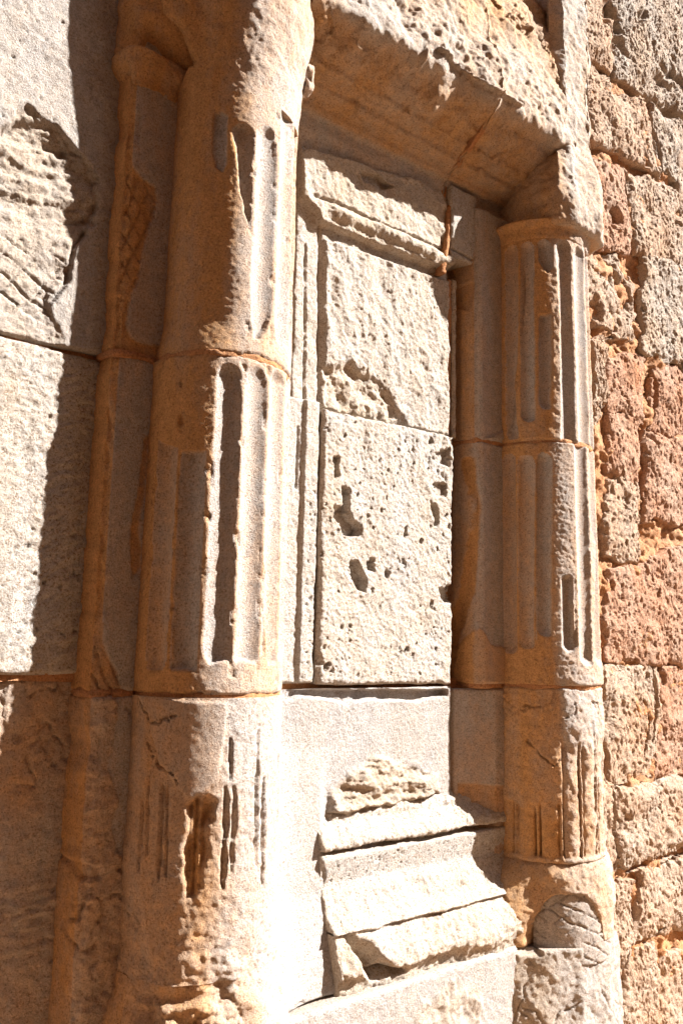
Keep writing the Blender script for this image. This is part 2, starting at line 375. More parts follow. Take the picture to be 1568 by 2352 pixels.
def f_wall_low(P, x, z, u, v, ed):
    h = fbm(P, 5, 5, 21)*0.008+fbm(P, 60, 3, 22)*0.0022
    pl = xz([(20, 1560), (130, 1556), (150, 1600), (120, 1640), (60, 1670), (20, 1690)], YL)
    m = inside(x, z, pl, 0.003, fbm(P, 35, 3, 23)*0.01)
    h += m*0.006-0.007*cracks(P, 5, 25, 0.025)+fbm(P, 22, 4, 26, 0.6)*0.005
    h += rid(P, 14, 4, 24, 0.6, (1, 1, 3))*0.007*ss(1.05, 0.95, z)*ss(0.78, 0.86, z)
    return h-0.004, 0.36+0.25*fbm(P, 4, 3, 27)
stone('ashlar_block', wall, [(-0.9, 1.498), (0.86, 1.498), (0.86, 0.0), (-0.9, 0.0)], YL+0.024, f_wall_low, M['dressed'], seed=3, wob=0.004, res=0.005)
def f_mort(P, x, z, u, v, ed): return fbm(P, 25, 4, 31)*0.006+fbm(P, 90, 2, 32)*0.003, 0.8+0*x
for zz, hh in ((ZA, 0.016), (1.503, 0.014)):
    stone('mortar_joint', wall, [(-0.9, zz+hh), (0.86, zz+hh), (0.86, zz-hh), (-0.9, zz-hh)], YL+0.012, f_mort, M['mortar'], er=0, depth=0.06, seed=4)

# ------------------------------------------------------------------ pilasters behind the columns
def pilaster_profile(x0, x1, yb, splay):
    return [(x0-0.002, yb+0.03), (x0, yb), (x0+splay, PF+0.014), (x0+splay+0.020, PF), (x1, PF), (x1+0.02, PF+0.01)]
LP = thing('pilaster', 'shaded flat pilaster with cap ledge and scratched bare patches left of the big column', 'pilaster', (0.86, 0, 0), 'pilasters behind the columns')
LPX0, LPX1 = 0.797, 1.00
pf = pilaster_profile(LPX0, LPX1, YL, 0.012)
def scarP(pts): return xz(pts, PF)
PA = scarP([(268, 500), (282, 410), (288, 330), (300, 300), (306, 380), (330, 410), (358, 430), (362, 460), (345, 520), (325, 580), (318, 640), (300, 690), (292, 740), (300, 775), (330, 790), (385, 795), (395, 850), (230, 850), (236, 760), (250, 650)])
def f_pil1(P, S, A, ed):
    x, z = P[..., 0], P[..., 2]; fr = ss(LPX0+0.004, LPX0+0.02, x)
    w = fbm(P, 26, 3, 41)*0.006
    m = inside(x, z, PA, 0.003, w)*fr
    hz = ss(2.5, 2.6, z)*ss(2.95, 2.8, z)
    h = fbm(P, 6, 3, 42)*0.002*(1-m)+m*(-0.006+fbm(P, 40, 4, 43)*0.004)
    h -= m*hatch(x, z, 70, -50, 0.035, 0.05, 0.003, fbm(P, 9, 2, 45)*0.01)*0.006*hz
    h += rid(P, 28, 3, 46)*0.003*inside(x, z, scarP([(330, 300), (380, 300), (385, 420), (330, 420)]), 0.02)
    cf = (P[..., 1] > PF+0.002) & (P[..., 1] < PF+0.0145)
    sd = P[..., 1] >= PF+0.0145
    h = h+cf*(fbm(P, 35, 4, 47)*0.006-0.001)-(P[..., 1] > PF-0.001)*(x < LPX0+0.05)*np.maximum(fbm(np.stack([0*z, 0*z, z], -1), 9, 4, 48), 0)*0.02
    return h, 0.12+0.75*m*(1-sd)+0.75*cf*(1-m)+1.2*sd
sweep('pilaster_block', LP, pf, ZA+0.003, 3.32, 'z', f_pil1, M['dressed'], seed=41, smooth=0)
def f_pil2(P, S, A, ed):
    x, z = P[..., 0], P[..., 2]; fr = ss(LPX0+0.004, LPX0+0.02, x)
    w = fbm(P, 22, 3, 51)*0.008
    p1 = scarP([(200, 840), (250, 850), (258, 1000), (250, 1150), (238, 1300), (236, 1480), (262, 1530), (275, 1560), (290, 1610), (160, 1610), (180, 1500), (205, 1350), (225, 1150), (240, 1000)])
    p2 = scarP([(330, 1010), (346, 1000), (335, 1120), (320, 1200), (325, 1300), (305, 1330), (300, 1220), (318, 1120)])
    m = np.maximum(inside(x, z, p1, 0.003, w), inside(x, z, p2, 0.003, w))*fr
    h = m*(-0.005+fbm(P, 40, 4, 53)*0.004)+fbm(P, 6, 3, 52)*0.002
    hz = ss(1.62, 1.55, z)
    h -= m*hatch(x, z, -60, -62, 0.028, 0.028, 0.003, fbm(P, 9, 2, 55)*0.01)*0.007*hz
    cf = (P[..., 1] > PF+0.002) & (P[..., 1] < PF+0.0145)
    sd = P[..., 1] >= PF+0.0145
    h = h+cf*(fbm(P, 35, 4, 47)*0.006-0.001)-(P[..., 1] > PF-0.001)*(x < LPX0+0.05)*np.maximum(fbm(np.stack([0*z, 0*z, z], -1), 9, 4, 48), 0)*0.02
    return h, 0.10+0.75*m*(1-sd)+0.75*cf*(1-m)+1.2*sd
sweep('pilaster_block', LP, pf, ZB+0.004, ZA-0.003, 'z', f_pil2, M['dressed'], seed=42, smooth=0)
pf3 = pilaster_profile(LPX0+0.002, LPX1, YL+0.022, 0.02)
def f_pil3(P, S, A, ed):
    x, z = P[..., 0], P[..., 2]; fr = ss(LPX0+0.006, LPX0+0.03, x)
    w = fbm(P, 16, 4, 61)*0.012
    p1 = scarP([(168, 1590), (255, 1590), (270, 1620), (262, 1700), (250, 1760), (270, 1850), (255, 1900), (270, 1960), (330, 2050), (330, 2400), (60, 2400), (150, 2000), (175, 1850), (185, 1700)])
    m = inside(x, z, p1, 0.004, w)*fr
    h = m*(0.004+fbm(P, 24, 5, 63, 0.6)*0.009)+fbm(P, 6, 3, 62)*0.004-0.006*cracks(P, 7, 64, 0.03)*fr
    p2 = scarP([(205, 2052), (232, 2070), (236, 2110), (228, 2150), (212, 2178), (195, 2186), (178, 2176), (169, 2150), (172, 2125), (186, 2112), (192, 2085)])
    h += gash(x, z, p2+p2[:1], 0.006, fbm(P, 25, 3, 66))*-0.007+inside(x, z, p2, 0.006, w*0.5)*0.003
    p4 = scarP([(168, 1985), (230, 1990), (225, 2015), (190, 2025)])
    h += inside(x, z, p4, 0.005, w*0.6)*-0.010
    cf = (P[..., 1] > PF+0.002) & (P[..., 1] < PF+0.0145)
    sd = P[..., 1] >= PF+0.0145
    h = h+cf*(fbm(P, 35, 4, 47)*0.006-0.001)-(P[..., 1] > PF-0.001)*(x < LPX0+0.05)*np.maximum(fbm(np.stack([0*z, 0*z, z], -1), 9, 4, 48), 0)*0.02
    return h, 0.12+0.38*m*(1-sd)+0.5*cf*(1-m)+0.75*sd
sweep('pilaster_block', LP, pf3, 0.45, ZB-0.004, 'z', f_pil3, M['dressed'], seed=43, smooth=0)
def strip_fn(sd, t=0.8):
    def f(P, S, A, ed): return fbm(P, 8, 5, sd, 0.6)*0.012+fbm(P, 90, 2, sd+1)*0.002-0.003, t+0*S
    return f
for zz in (ZA, ZB):
    sweep('mortar_joint', LP, pf, zz-0.011, zz+0.011, 'z', strip_fn(70), M['mortar'], er=0.004)
# small cap ledge over the pilaster with the broken hollow above it
zl = at(330, 160, PF)[2]
capx = [(LPX0-0.03, YL+0.02), (LPX0-0.018, YL-0.012), (LPX0-0.004, PF-0.012), (LPX0+0.012, PF-0.026), (1.0, PF-0.028), (1.05, PF-0.02)]
def f_cap(P, S, A, ed):
    z = P[..., 2]; t = (z-zl+0.05)/0.11
    prof = np.interp(t, [0, 0.25, 0.5, 0.85, 1], [-0.024, -0.014, 0.002, 0.006, -0.01])
    return prof+fbm(P, 14, 4, 81)*0.014+fbm(P, 60, 3, 82)*0.003, 0.85+0*S
sweep('cap_ledge', LP, capx, zl-0.06, zl+0.05, 'z', f_cap, M['dressed'], seed=44, er=0.012)

RP = thing('pilaster', 'smooth shaded pilaster strip between the pitted panel and the right column', 'pilaster', (2.25, 0, 0), 'pilasters behind the columns')
RPX0, RPX1 = 2.195, 2.46
pr = pilaster_profile(RPX0, RPX1, 0.03, 0.028)
def f_pr1(P, S, A, ed):
    x, z = P[..., 0], P[..., 2]
    h = fbm(P, 6, 3, 91)*0.002
    s0 = groove(x, z, [(RPX0+0.030, ZA), (RPX0+0.030, 3.2)], 0.006)*-0.006
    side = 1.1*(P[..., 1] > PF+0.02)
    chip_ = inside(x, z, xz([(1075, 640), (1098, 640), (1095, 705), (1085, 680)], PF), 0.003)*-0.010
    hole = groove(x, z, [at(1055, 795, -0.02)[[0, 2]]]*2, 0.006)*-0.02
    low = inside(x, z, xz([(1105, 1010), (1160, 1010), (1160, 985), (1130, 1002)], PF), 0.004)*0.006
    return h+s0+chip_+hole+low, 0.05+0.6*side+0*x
sweep('pilaster_block', RP, pr, ZA+0.003, 3.28, 'z', f_pr1, M['dressed'], seed=91, smooth=0)
def f_pr2(P, S, A, ed):
    x, z = P[..., 0], P[..., 2]
    h = fbm(P, 8, 4, 93)*0.003
    cr = xz([(1096, 1050), (1098, 1100), (1104, 1160), (1100, 1260), (1097, 1350), (1090, 1450), (1085, 1560)], PF)
    g_ = groove(x, z, cr, 0.011, fbm(P, 30, 3, 94)*0.004)
    h += -0.012*g_
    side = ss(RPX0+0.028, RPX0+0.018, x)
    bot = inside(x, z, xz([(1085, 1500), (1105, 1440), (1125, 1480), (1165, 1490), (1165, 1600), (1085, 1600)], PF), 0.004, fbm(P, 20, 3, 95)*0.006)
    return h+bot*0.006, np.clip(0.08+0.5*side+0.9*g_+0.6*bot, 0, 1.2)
sweep('pilaster_block', RP, pr, ZB+0.004, ZA-0.003, 'z', f_pr2, M['dressed'], seed=92, smooth=0)
pr3 = [(2.128, 0.04), (2.132, 0.02), (2.15, -0.012), (2.20, -0.028), (2.26, -0.05), (2.30, PF), (RPX1, PF), (RPX1+0.02, PF+0.02)]
def f_pr3(P, S, A, ed):
    x, z = P[..., 0], P[..., 2]
    st = inside(x, z, xz([(1078, 1805), (1165, 1805), (1165, 2080), (1078, 2080)], PF), 0.003)
    h = fbm(P, 7, 4, 96)*0.004-0.010*st+st*rid(P, 20, 3, 97)*0.004
    return h, 0.15+0.45*st+0.3*fbm(P, 6, 3, 98)
sweep('pilaster_block', RP, pr3, 0.60, ZB-0.012, 'z', f_pr3, M['dressed'], seed=93)
for zz in (ZA, ZB):
    sweep('mortar_joint', RP, pr, zz-0.012, zz+0.012, 'z', strip_fn(75), M['mortar'], er=0.004)

# ------------------------------------------------------------------ left engaged column
CXL, CYL, RL = 1.13, -0.07, 0.205
LC = thing('fluted_column', 'large fluted half column nearest the viewer, one side sunlit and one in shade', 'column', (CXL, CYL, 0), 'engaged fluted columns')
RfL = lambda z: RL+0.004*np.clip((2.3-z), -1, 1)
def f_l1(P, th, z, ed):
    wb = fbm(P, 20, 4, 101)*0.006
    polys = [[(530, 270), (580, 270), (578, 530), (566, 490), (553, 420), (545, 350)], [(580, 270), (637, 270), (634, 560), (628, 700), (612, 760), (596, 778), (584, 775), (576, 650), (585, 480)], [(637, 200), (740, 200), (740, 780), (668, 775), (652, 802), (638, 790), (628, 720), (638, 500)]]
    d, op = flutes(th, z, ((-19.5, 9.8, 280, 580), (2, 10.4, 286, 820), (26, 10.4, 228, 840), (49, 10, 236, 800)), 0.0175, polys, CXL, CYL, RL, wb)
    q = cpath([(489, 252), (505, 248), (522, 258), (520, 370), (510, 388), (492, 372), (485, 340)], CXL, CYL, RL)
    p2 = inside(np.radians(th)*RL, z, q, 0.003, wb*0.5)
    h = -d-p2*0.009
    h += (fbm(P, 8, 4, 102)*0.004+fbm(P, 75, 3, 103)*0.0018)*(1-op)*(1-p2)
    edge = np.abs((np.abs(((th-2+11.25) % 22.5)-11.25))-10.5) < 1.6
    h -= np.maximum(fbm(P, 14, 5, 104, 0.6)-0.08, 0)*0.015*edge*ss(-30, -20, th)
    h -= 0.010*ss(-60, -75, th)+0.013*ss(-12, -42, th)*ss(ZA, ZA+0.12, z)
    return h, np.clip(0.85*(1-op)*(1-p2)+0.08, 0, 1)-0.55*ss(-32, -12, th)*(1-op)  # lands painted greyer round the sunlit side, ochre left on the shaded one
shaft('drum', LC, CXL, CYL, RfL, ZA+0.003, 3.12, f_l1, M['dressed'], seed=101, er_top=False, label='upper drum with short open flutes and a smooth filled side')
def f_l2(P, th, z, ed):
    wb = fbm(P, 20, 4, 111)*0.006
    polys = [[(340, 870), (365, 900), (362, 1010), (408, 1030), (402, 1300), (396, 1500), (398, 1540), (325, 1540), (330, 1450)], [(409, 1040), (475, 1036), (470, 1300), (462, 1540), (396, 1540), (402, 1300)],
             [(500, 820), (552, 820), (554, 940), (548, 1200), (541, 1524), (520, 1516), (480, 1530), (466, 1490), (478, 1200), (492, 1000)],
             [(560, 830), (614, 830), (613, 1150), (603, 1290), (606, 1330), (604, 1500), (590, 1522), (560, 1516), (540, 1524), (538, 1200), (552, 960)],
             [(614, 830), (700, 830), (700, 1520), (640, 1515), (615, 1528), (606, 1400), (610, 1310), (600, 1280), (613, 1000)]]
    d, op = flutes(th, z, ((-67.5, 9.6, 860, 1550), (-45.5, 9.8, 1000, 1560), (-22, 10.0, 834, 1568), (0, 10.2, 840, 1560), (22.5, 10, 850, 1560), (45, 10, 858, 1528)), 0.0175, polys, CXL, CYL, RL, wb)
    h = -d+(fbm(P, 9, 4, 112)*0.004+fbm(P, 75, 3, 113)*0.0018)*(1-op)+fbm(P, 6, 3, 114)*0.0012
    edge = np.abs((np.abs(((th+11.25) % 22.5)-11.25))-10.5) < 1.8
    h -= np.maximum(fbm(P, 14, 5, 115, 0.6)-0.08, 0)*0.016*edge
    pt = pits(P[..., 0], z, 0.014, 5, 0.05, 0.3)*0.003*ss(-15, 0, th)
    return h-pt, np.clip(0.85*(1-op)+0.10+0.35*op*ss(-40, -70, th), 0, 1)-0.55*ss(-40, -24, th)*(1-op)  # sunward lands lose their ochre: sunlight put into the tone
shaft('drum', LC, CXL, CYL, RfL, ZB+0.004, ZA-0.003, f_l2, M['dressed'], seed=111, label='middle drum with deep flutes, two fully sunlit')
def f_l3(P, th, z, ed):
    s = np.radians(th)*RL
    wb = fbm(P, 18, 4, 121)*0.008
    q = cpath([(322, 1595), (520, 1612), (512, 1700), (500, 1780), (470, 1815), (440, 1835), (400, 1790), (372, 1755), (352, 1690), (345, 1640)], CXL, CYL, RL)
    m = inside(s, z, q, 0.003, wb)
    h = fbm(P, 7, 4, 122)*0.006+fbm(P, 60, 4, 123)*0.003
    h = h*(1-0.7*m)+m*0.007
    tone = 0.60-0.12*m
    for pts, w, dp in (([(527, 1695), (528, 1790)], 0.007, 0.014), ([(516, 1810), (518, 1860), (510, 2040)], 0.010, 0.018), ([(537, 1805), (535, 1900), (528, 2010)], 0.007, 0.013),
                       ([(592, 1665), (590, 1760), (583, 1990)], 0.007, 0.013), ([(606, 1790), (603, 1850), (598, 2030)], 0.010, 0.017), ([(637, 1720), (637, 1780), (632, 1900)], 0.008, 0.012),
                       ([(375, 1800), (366, 2020)], 0.008, 0.010), ([(386, 1800), (382, 2010)], 0.006, 0.008), ([(330, 1830), (320, 2000)], 0.008, 0.010), ([(345, 1780), (338, 1960)], 0.006, 0.008)):
        h = h-gash(s+fbm(P, 20, 4, 146)*0.004, z, cpath(pts, CXL, CYL, RL), w*1.15, fbm(P, 16, 3, 127))*dp
    pk = inside(s, z, cpath([(428, 1850), (450, 1838), (482, 1850), (478, 1930), (468, 2040), (455, 2065), (430, 2065), (432, 1950)], CXL, CYL, RL), 0.010, wb*1.2+fbm(P, 9, 3, 138)*0.028)
    h = h-pk*(0.020+0.014*fbm(P, 22, 4, 126)-0.013*np.clip(1-((th+28.5)/2.2)**2, 0, 1)-0.010*np.clip(1-((th+33.5)/1.6)**2, 0, 1))
    for pts in ([(322, 1600), (345, 1660), (410, 1640)], [(338, 1690), (365, 1765), (395, 1775), (420, 1810)]):
        h = h-gash(s+fbm(P, 24, 5, 139, 0.6)*0.016, z+fbm(P, 24, 5, 145, 0.6)*0.016, cpath(pts, CXL, CYL, RL), 0.0036, fbm(P, 20, 3, 128))*0.009
    h = h-0.006*cracks(P, 6, 129, 0.022)*(1-m)*ss(-15, -30, th)
    low = ss(0.98, 0.80, z); h = h+low*(fbm(P, 16, 5, 124)*0.018)
    h = h+np.maximum(fbm(P, 70, 3, 125), 0)*0.003*ss(-40, -10, th)
    return h, np.clip(tone+0.2*pk, 0, 1)-0.50*ss(-28, -5, th)  # tone drops with angle to paint the sunlit side paler
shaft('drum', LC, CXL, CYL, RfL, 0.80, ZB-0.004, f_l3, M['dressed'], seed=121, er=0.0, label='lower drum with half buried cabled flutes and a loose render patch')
RbL = lambda z: RL+0.004+0.045*1.0*ss(0.84, 0.60, z)
def f_lb(P, th, z, ed):
    s = np.radians(th)
    br = fbm(P, 9, 5, 131, 0.6)
    band = ss(-75, -45, th)*ss(20, -8, th)
    fq = ss(0.80, 0.74, z)
    h = fbm(P, 14, 5, 132)*0.012*fq+(fbm(P, 16, 5, 124)*0.018+fbm(P, 7, 4, 122)*0.006+fbm(P, 60, 4, 123)*0.003)*(1-fq)-band*(0.022+0.04*np.maximum(br+0.05, 0))*ss(0.82, 0.76, z)
    h = h+rid(P, 6, 5, 133, 0.5, (1.2, 1, 2.2))*0.024*band*fq
    return h, 0.75-0.5*ss(-25, 5, th)  # base painted greyer where the sun falls, ochre in the shade
shaft('column_base', LC, CXL, CYL, RbL, 0.50, 0.803, f_lb, M['dressed'], seed=131, er=0.0)
def f_ped(P, S, A, ed):
    h = rid(P, 5, 5, 135, 0.55, (0.7, 1, 2.5))*0.016+fbm(P, 40, 3, 136)*0.004
    return h, 0.85+0*S
sweep('pedestal', LC, [(0.72, YL+0.03), (0.74, -0.10), (0.82, -0.24), (0.94, -0.325), (1.22, -0.325), (1.34, -0.27), (1.40, -0.18), (1.42, 0.04)], 0.0, 0.52, 'z', f_ped, M['dressed'], seed=135, er=0.03, res=0.006)
def joint_ring(parent, cx, cy, R, z, sd):
    def f(P, th, zz, ed): return fbm(P, 7, 5, sd, 0.6)*0.012+fbm(P, 80, 2, sd+1)*0.002-0.003, 0.85+0*th
    shaft('mortar_joint', parent, cx, cy, lambda q: R+0*q, z-0.011, z+0.011, f, M['mortar'], seed=sd, er=0.004)
joint_ring(LC, CXL, CYL, RL-0.001, ZA, 140); joint_ring(LC, CXL, CYL, RL+0.001, ZB, 142)
# eroded capital over the column: swells outward and to the sides
RcL = lambda z: RL-0.00328+0.045*ss(3.12, 3.6, z)+0.02*ss(3.6, 4.2, z)
def f_lc(P, th, z, ed):
    fd = ss(3.12, 3.22, z)
    h = (fbm(P, 5, 4, 151)*0.014+fbm(P, 22, 4, 152)*0.005)*fd+fbm(P, 8, 4, 102)*0.004*(1-fd)+fbm(P, 75, 3, 103)*0.0022
    s = np.radians(th)*RL
    cav = inside(s, z, cpath([(275, 60), (330, 45), (430, 55), (440, 120), (400, 150), (330, 110), (270, 125)], CXL, CYL, RL+0.02), 0.02, fbm(P, 14, 3, 154)*0.02)
    h = h-cav*(0.05)-0.013*ss(-12, -42, th)-0.010*ss(-60, -75, th)*(1-fd)
    q = cpath([(470, 60), (520, 60), (525, 140), (480, 180)], CXL, CYL, RL); h = h+inside(s, z, q, 0.03)*0.008
    h = h+0.05*ss(-55, -80, th)*ss(3.2, 3.35, z)
    return h, np.clip(0.90-0.62*ss(-36, -14, th), 0, 1)  # sunlit side of the capital painted grey, shaded side ochre
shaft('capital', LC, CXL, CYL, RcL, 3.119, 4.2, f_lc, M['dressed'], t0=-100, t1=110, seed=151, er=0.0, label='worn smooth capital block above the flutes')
def f_le(P, S, A, ed):
    z, x = P[..., 2], P[..., 0]
    h = fbm(P, 6, 5, 155)*0.020+fbm(P, 30, 3, 156)*0.005-0.05*ss(zl+0.16, zl+0.05, z)*ss(0.80, 0.86, x)
    return h, 0.9+0*S
sweep('impost_block', LC, [(LPX0-0.03, YL+0.03), (LPX0-0.02, -0.03), (LPX0+0.02, -0.085), (0.90, -0.125), (1.0, -0.17), (1.06, -0.2)], zl+0.045, 4.2, 'z', f_le, M['dressed'], seed=155, er=0.02)
# stub of a carved volute on the capital's edge
vc = np.array(at(703, 190, -0.16)); uu, ww = np.meshgrid(np.linspace(0, math.pi, 24), np.linspace(0, 2*math.pi, 37), indexing='ij')
VP = np.stack([vc[0]-0.012+0.030*np.sin(uu)*np.cos(ww), vc[1]+0.045*np.sin(uu)*np.sin(ww), vc[2]+0.055*np.cos(uu)], -1)
VP = VP+(VP-vc)*fbm(VP, 30, 4, 160)[..., None]*0.7; idx = np.arange(24*37).reshape(24, 37)
mesh_obj('volute', VP.reshape(-1, 3), np.stack([idx[:-1, :-1], idx[1:, :-1], idx[1:, 1:], idx[:-1, 1:]], -1).reshape(-1, 4), M['dressed'], LC, np.full(24*37, 0.4))

# ------------------------------------------------------------------ right engaged column
CXR, CYR, RR_ = 2.56, -0.07, 0.212
RC = thing('fluted_column', 'slimmer looking fluted half column between the pilaster strip and the rubble wall', 'column', (CXR, CYR, 0), 'engaged fluted columns')
RfR = lambda z: RR_+0.006*np.clip((2.1-z), -1, 1)
def f_r1(P, th, z, ed):
    wb = fbm(P, 20, 4, 201)*0.005
    polys = [[(1155, 550), (1190, 550), (1189, 780), (1180, 880), (1190, 1015), (1155, 1015)], [(1194, 545), (1232, 545), (1224, 660), (1227, 780), (1228, 980), (1194, 980), (1192, 800)],
             [(1232, 540), (1280, 540), (1276, 605), (1258, 625), (1238, 600)], [(1238, 722), (1268, 720), (1265, 940), (1236, 940)],
             [(1278, 540), (1320, 540), (1313, 640), (1318, 820), (1324, 1040), (1284, 1040), (1290, 960), (1287, 720), (1280, 600)], [(1318, 540), (1420, 540), (1420, 1040), (1322, 1040), (1318, 800)]]
    d, op = flutes(th, z, ((-77, 8, 562, 1010), (-60, 8.4, 553, 972), (-41.5, 9, 546, 940), (-20, 9.6, 548, 1080), (3, 10, 565, 1080), (26, 10, 565, 1080), (49, 10, 565, 1080)), 0.018, polys, CXR, CYR, RR_-0.003, wb)
    h = -d+(fbm(P, 8, 4, 202)*0.004+fbm(P, 55, 3, 203)*0.003)*(1-op)
    s = np.radians(th)*RR_
    for pts in ([(1200, 600), (1204, 660), (1200, 720), (1196, 760)], [(1188, 860), (1176, 940), (1166, 1000)]): h = h-gash(s, z, cpath(pts, CXR, CYR, RR_), 0.005, fbm(P, 45, 3, 208))*0.008
    h = h-np.maximum(fbm(P, 20, 4, 204)-0.15, 0)*0.008*(1-op)*ss(-60, -30, th)
    return h, np.clip(0.85*(1-op)+0.12+0.3*op*ss(-50, -70, th), 0, 1)-0.6*ss(-42, -26, th)*(1-op)  # lands painted greyer from the sunlit edge of the drum onward
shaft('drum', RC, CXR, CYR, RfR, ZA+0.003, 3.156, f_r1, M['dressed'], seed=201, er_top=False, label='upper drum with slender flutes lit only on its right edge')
def f_r2(P, th, z, ed):
    wb = fbm(P, 20, 4, 211)*0.005
    polys = [[(1140, 1036), (1191, 1036), (1191, 1510), (1140, 1510)], [(1191, 1036), (1230, 1036), (1226, 1300), (1226, 1500), (1191, 1500)],
             [(1232, 1036), (1270, 1036), (1266, 1250), (1266, 1470), (1230, 1470)], [(1288, 1322), (1312, 1322), (1313, 1420), (1320, 1505), (1290, 1505)], [(1318, 1000), (1352, 1000), (1355, 1200), (1356, 1550), (1320, 1550)], [(1354, 1000), (1420, 1000), (1420, 1550), (1360, 1550), (1366, 1250), (1356, 1200)]]
    d, op = flutes(th, z, ((-82, 8, 1040, 1502), (-64, 9, 1042, 1492), (-46.5, 9, 1040, 1462), (-24, 8, 1318, 1500), (-4, 9.5, 980, 1532), (18, 10, 980, 1530), (41, 10, 980, 1530)), 0.018, polys, CXR, CYR, RR_, wb)
    h = -d+(fbm(P, 8, 4, 212)*0.004+fbm(P, 85, 3, 213)*0.0035)*(1-op)
    h = h-np.maximum(fbm(P, 20, 4, 214)-0.12, 0)*0.008*(1-op)*ss(-20, -5, th)
    lump = inside(np.radians(th)*RR_, z, cpath([(1295, 1560), (1345, 1515), (1400, 1520), (1400, 1595), (1345, 1590)], CXR, CYR, RR_), 0.012, wb)
    return h+0.006*lump, np.clip(0.85*(1-op)+0.12+0.3*op*ss(-45, -70, th), 0, 1)-0.6*ss(-45, -30, th)*(1-op)  # same sunlit side painted greyer in the tone
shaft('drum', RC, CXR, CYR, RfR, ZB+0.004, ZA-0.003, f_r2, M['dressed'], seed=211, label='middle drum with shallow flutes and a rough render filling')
def f_r3(P, th, z, ed):
    wb = fbm(P, 18, 4, 221)*0.006; s = np.radians(th)*RR_
    zt = 1.06+0.06*fbm(P, 6, 3, 222); cab = ss(zt+0.02, zt-0.02, z)*ss(0.885, 0.895, z+0.004*np.cos(np.radians(th*16)))
    lit = ss(-38, -30, th); cab = np.maximum(cab, lit*ss(1.30, 1.22, z+0.1*fbm(P, 8, 2, 223))*ss(0.885, 0.893, z))
    ph = ((th+89+11.25) % 21.5)-10.75; t = np.abs(ph)/10.75
    rod = 0.012*np.sqrt(np.maximum(1-(t/0.78)**2, 0)); rib = 0.010*(t > 0.88); gr = -0.012*np.exp(-((t-0.82)/0.05)**2)
    cab = cab*np.clip(0.85+1.1*fbm(P, 14, 3, 229), 0.2, 1.15)
    h = cab*(rod+rib+gr-0.016)+fbm(P, 7, 4, 224)*0.006+fbm(P, 50, 4, 225)*0.0040
    h = h+0.010*fbm(P, 12, 4, 226)*lit-0.005*cracks(P, 6, 227, 0.02)*(1-cab)*(1-lit)
    for pts in ([(1205, 1690), (1235, 1730), (1275, 1760), (1285, 1745)], [(1190, 1640), (1215, 1620), (1250, 1625)], [(1320, 1610), (1318, 1640), (1290, 1650), (1286, 1670)], [(1355, 1605), (1372, 1625), (1368, 1650)]):
        h = h-gash(s+fbm(P, 24, 5, 239, 0.6)*0.016, z+fbm(P, 24, 5, 245, 0.6)*0.016, cpath(pts, CXR, CYR, RR_), 0.0036, fbm(P, 20, 3, 228))*0.009
    hp = inside(s, z, cpath([(1140, 1590), (1165, 1590), (1185, 1625), (1180, 1650), (1165, 1650), (1150, 1625)], CXR, CYR, RR_), 0.004, wb)
    h = h+hp*(0.005-0.006*hatch(s, z, 50, -30, 0.02, 0.02, 0.002))
    return h, np.clip(0.8+0.2*cab-0.55*lit, 0, 1)  # lit side also painted greyer in the tone
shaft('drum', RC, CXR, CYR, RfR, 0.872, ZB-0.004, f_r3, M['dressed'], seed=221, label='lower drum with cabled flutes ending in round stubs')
ZP = at(1300, 2195, -0.295)[2]
RbR = lambda z: RR_+0.004+0.016*ss(0.885, 0.83, z)+0.004*ss(0.80, 0.72, z)
def f_rb(P, th, z, ed):
    s = np.radians(th)*RR_; wb = fbm(P, 16, 4, 231)*0.012
    h = fbm(P, 8, 5, 232)*0.014+fbm(P, 45, 3, 233)*0.005+0.09*ss(-50, -85, th)*ss(0.89, 0.72, z)
    arch = inside(s, z, cpath([(1232, 2215), (1232, 2150), (1240, 2110), (1262, 2080), (1290, 2062), (1345, 2062), (1368, 2085), (1382, 2130), (1384, 2215)], CXR, CYR, RR_+0.02), 0.008, wb*1.1)
    return h-arch*0.045, np.clip(0.85-0.5*ss(-45, -25, th), 0, 1)  # tone carries the sunlit side as grey, the shaded side as ochre
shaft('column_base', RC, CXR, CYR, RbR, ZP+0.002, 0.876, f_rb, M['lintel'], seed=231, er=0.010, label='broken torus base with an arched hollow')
def f_patch(P, th, z, ed):
    s = np.radians(th)*RR_
    return fbm(P, 12, 3, 235)*0.004+fbm(P, 70, 3, 236)*0.0025-hatch(s, z, 38, -28, 0.046, 0.040, 0.0028, fbm(P, 7, 3, 237)*0.018)*0.006*ss(-0.35, 0.0, fbm(P, 10, 2, 238)), 0.3+0*th
shaft('cement_patch', RC, CXR, CYR, lambda z: RR_+0.006+0.010*ss(0.84, 0.68, z), ZP-0.06, 0.86, f_patch, M['cement'], t0=-62, t1=45, seed=236, er=0.004, label='grey cement patch scored with a diamond hatch')
def f_rpl(P, S, A, ed):
    x, z = P[..., 0], P[..., 2]
    h = fbm(P, 5, 5, 241, 0.55)*0.020+fbm(P, 50, 4, 242, 0.6)*0.0035-0.008*cracks(P, 4, 247, 0.02)-0.006*hatch(x, z, -52, -66, 0.09, 0.15, 0.004, fbm(P, 5, 3, 243)*0.06)*ss(-0.1, 0.2, fbm(P, 8, 2, 244))
    h = h-0.035*inside(x, z, xz([(1080, 2160), (1230, 2172), (1228, 2192), (1100, 2205)], -0.2), 0.006, fbm(P, 16, 3, 245)*0.01)
    return h, 0.35+0.4*ss(2.42, 2.30, x)
